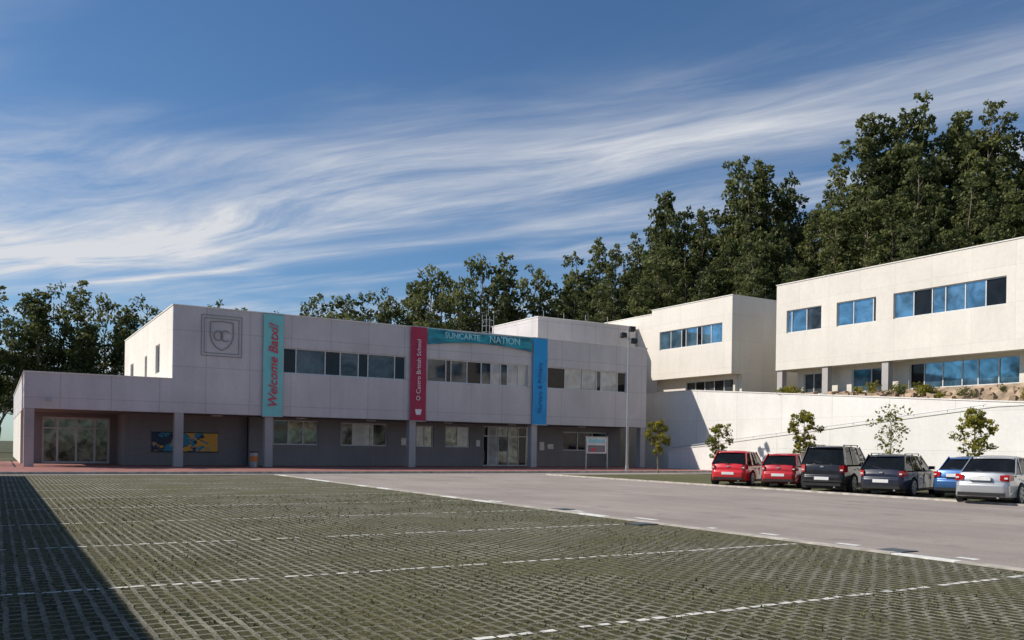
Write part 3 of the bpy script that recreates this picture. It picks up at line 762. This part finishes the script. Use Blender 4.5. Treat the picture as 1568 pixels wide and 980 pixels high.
# ------------------------------------------------------------------ street furniture
lp=MB(); u,v=34.6,43.3
lp.cyl((u,v,.12),(u,v,.5),.12,.10,12); lp.cyl((u,v,.5),(u,v,9.0),.085,.05,12)
lp.bar((u-.45,v,8.55),(u+.45,v,8.55),.06,.06); lp.bar((u,v-.35,9.0),(u,v+.35,9.0),.06,.06)
for (dx,dy,dz) in ((-.45,0,8.75),(.42,0,8.45),(0,-.3,9.15)):
    lp.hexa([(u+dx-.2,v+dy-.16,dz-.14),(u+dx+.2,v+dy-.16,dz-.14),(u+dx+.2,v+dy+.1,dz-.2),(u+dx-.2,v+dy+.1,dz-.2),(u+dx-.2,v+dy-.1,dz+.14),(u+dx+.2,v+dy-.1,dz+.14),(u+dx+.14,v+dy+.14,dz+.08),(u+dx-.14,v+dy+.14,dz+.08)],1)
lp.build('street_lamp',[M_STEEL,M_BLK])
nb=MB(); u,v=33.6,46.4
for dx in (0,1.75): nb.box(u+dx,u+dx+.08,v,v+.08,.12,2.3,0)
nb.box(u+.08,u+1.75,v+.01,v+.07,2.2,2.28,0); nb.box(u+.08,u+1.75,v+.02,v+.06,1.15,2.19,1)
nb.box(u+.2,u+1.6,v+.012,v+.02,1.25,1.7,2); nb.box(u+.2,u+1.6,v+.012,v+.02,1.85,2.12,3); nb.box(u+.45,u+.8,v+.006,v+.012,1.3,1.5,4)
nb.build('notice_board',[M_STEEL,M_WHITE,M_GF,M_TXTPALE,M_TXTRED])
bn=MB(); u,v=12.6,49.5
bn.cyl((u,v,.12),(u,v,.95),.19,.24,14,0); bn.cyl((u,v,.95),(u,v,1.02),.26,.26,14,1); bn.cyl((u,v,.45),(u,v,.75),.225,.235,14,2,False)
bn.build('litter_bin',[M_STEEL,M_BLK,simple('orange_label',(0.6,0.18,0.03),.5)])
def mural():
    m,nt,p=newmat('mural_paint')
    tc=nt.node('ShaderNodeTexCoord').outputs['Object']
    sp=nt.node('ShaderNodeSeparateXYZ'); nt.l.new(tc,sp.inputs[0])
    n1=nt.noise(tc,1.1,2,.5,1.5); n2=nt.noise(nt.mapping(tc,loc=(7,3,1)),1.7,2,.5,1.0); n3=nt.noise(nt.mapping(tc,loc=(2,9,4)),3.0,2)
    c=nt.mix(nt.maprange(n1,.48,.52,0,1),(0.01,0.03,0.08),(0.02,0.25,0.40))
    yf=nt.math('ADD',n2,nt.maprange(sp.outputs[0],8.5,11.3,-.12,.12))
    c=nt.mix(nt.maprange(yf,.50,.53,0,1),c,(0.80,0.38,0.03)); c=nt.mix(nt.maprange(n3,.62,.64,0,1),c,(0.35,0.35,0.28))
    nt.l.new(c,p.inputs['Base Color']); return m
mu=MB(); mu.box(7.75,11.45,53.44,53.49,.92,2.05,0); mu.bar((7.7,53.42,.92),(11.5,53.42,.92),.05,.05,1); mu.bar((7.7,53.42,2.05),(11.5,53.42,2.05),.05,.05,1)
mu.build('mural_panel',[mural(),M_BLK])
fe=MB()
for v in np.arange(50,72,.14): fe.cyl((-.3,v,.1),(-.3,v,1.25),.012,.012,5)
fe.bar((-.3,50,1.25),(-.3,72,1.25),.05,.04); fe.bar((-.3,50,.2),(-.3,72,.2),.04,.03)
for v in range(50,73,2): fe.box(-.33,-.27,v,v+.06,0,1.35)
fe.build('metal_fence',[M_STEEL])
cam_=MB(); cam_.cyl((2.3,49.7,3.55),(2.3,50,3.6),.05,.05,8); cam_.box(2.2,2.42,49.5,49.72,3.48,3.64); cam_.build('security_light',[M_STEEL])

# ------------------------------------------------------------------ light, sky
to_sun=Vector((-1.03,0.59,1.0)).normalized()
el=math.asin(to_sun.z); az=math.atan2(to_sun.x,to_sun.y)
sd=bpy.data.lights.new('sun','SUN'); sd.energy=5.0; sd.angle=rad(0.5); sd.color=(1.0,0.94,0.85)
so=bpy.data.objects.new('sun',sd); link(so); so.rotation_euler=to_sun.to_track_quat('Z','Y').to_euler(); so.location=(-40,20,60)
w=bpy.data.worlds.new('World'); sc.world=w; w.use_nodes=True
nt=NT(w.node_tree); bg=w.node_tree.nodes['Background']
sk=nt.node('ShaderNodeTexSky'); sk.sky_type='NISHITA'; sk.sun_disc=False; sk.sun_elevation=el; sk.sun_rotation=az; sk.altitude=200; sk.air_density=1.0; sk.dust_density=0.3; sk.ozone_density=3.0
gen=nt.node('ShaderNodeTexCoord').outputs['Generated']
sp=nt.node('ShaderNodeSeparateXYZ'); nt.l.new(gen,sp.inputs[0])
zc=nt.math('MAXIMUM',sp.outputs[2],0.03)
X=nt.math('DIVIDE',sp.outputs[0],zc); Y=nt.math('DIVIDE',sp.outputs[1],zc)
q=nt.math('ADD',nt.math('MULTIPLY',X,0.877),nt.math('MULTIPLY',Y,0.480))
s=nt.math('ADD',nt.math('MULTIPLY',X,0.480),nt.math('MULTIPLY',Y,-0.877))
cv=nt.node('ShaderNodeCombineXYZ'); nt.l.new(s,cv.inputs[0]); nt.l.new(q,cv.inputs[1])
warp=nt.noise(nt.mapping(cv.outputs[0],(0.3,0.5,1)),1.0,2)
qw=nt.math('ADD',q,nt.math('MULTIPLY',nt.math('SUBTRACT',warp,0.5),1.0))
cv2=nt.node('ShaderNodeCombineXYZ'); nt.l.new(s,cv2.inputs[0]); nt.l.new(qw,cv2.inputs[1])
wisp=nt.noise(nt.mapping(cv2.outputs[0],(0.55,2.6,1)),1.0,9,0.62,0.6)
soft=nt.noise(nt.mapping(cv2.outputs[0],(0.55,1.3,1),loc=(3.1,1.7,0)),1.0,5,0.5,0.4)
fine=nt.noise(nt.mapping(cv2.outputs[0],(2.0,9.0,1)),1.0,6,0.7,0.6)
def gauss(c,wd):
    d=nt.math('DIVIDE',nt.math('SUBTRACT',qw,c),wd)
    return nt.math('EXPONENT',nt.math('MULTIPLY',nt.math('MULTIPLY',d,d),-1.0))
band=nt.math('MULTIPLY',gauss(2.68,0.26),nt.maprange(wisp,0.34,0.6,0.3,1.1))
left=nt.maprange(s,-1.5,-4.5,0.0,1.0,True)
wide=nt.math('MULTIPLY',nt.math('MULTIPLY',gauss(2.35,0.75),left),nt.maprange(wisp,0.36,0.6,0.2,0.9))
band2=nt.math('MULTIPLY',gauss(3.35,0.13),nt.maprange(wisp,0.35,0.6,0.3,0.9))
gen_c=nt.math('MULTIPLY',nt.maprange(soft,0.40,0.64,0,1,True),nt.maprange(wisp,0.36,0.64,0.12,0.75))
tot=nt.math('ADD',nt.math('ADD',band,nt.math('MULTIPLY',band2,0.7)),nt.math('ADD',gen_c,wide))
haze=nt.maprange(q,3.4,8.0,0.0,0.55,True)
tot=nt.math('ADD',tot,haze)
tot=nt.math('MULTIPLY',tot,nt.maprange(fine,0.3,0.7,0.7,1.1))
up=nt.maprange(sp.outputs[2],0.0,0.05,0,1)
tot=nt.math('MULTIPLY',tot,up)
tot=nt.math('MULTIPLY',tot,nt.maprange(sp.outputs[2],0.26,0.44,0.85,0.30),clamp=True)
skc=nt.mix(1.0,sk.outputs[0],(0.60,0.80,0.95),'MULTIPLY')
cl=nt.mix(tot,skc,(6.4,6.6,7.0))
nt.l.new(cl,bg.inputs[0]); bg.inputs[1].default_value=0.107

# ------------------------------------------------------------------ camera
cd=bpy.data.cameras.new('camera'); cd.sensor_width=36; cd.lens=36*1316/1568; cd.shift_y=0.124; cd.clip_end=4000; cd.clip_start=0.1
co=bpy.data.objects.new('camera',cd); link(co)
co.matrix_world=Matrix.Translation((0,0,1.5))@Matrix.Rotation(rad(-31),4,'Z')@Matrix.Rotation(rad(90),4,'X')@Matrix.Rotation(0.0155,4,'Z')
sc.camera=co
sc.view_settings.view_transform='Standard'; sc.view_settings.look='None'; sc.view_settings.exposure=0
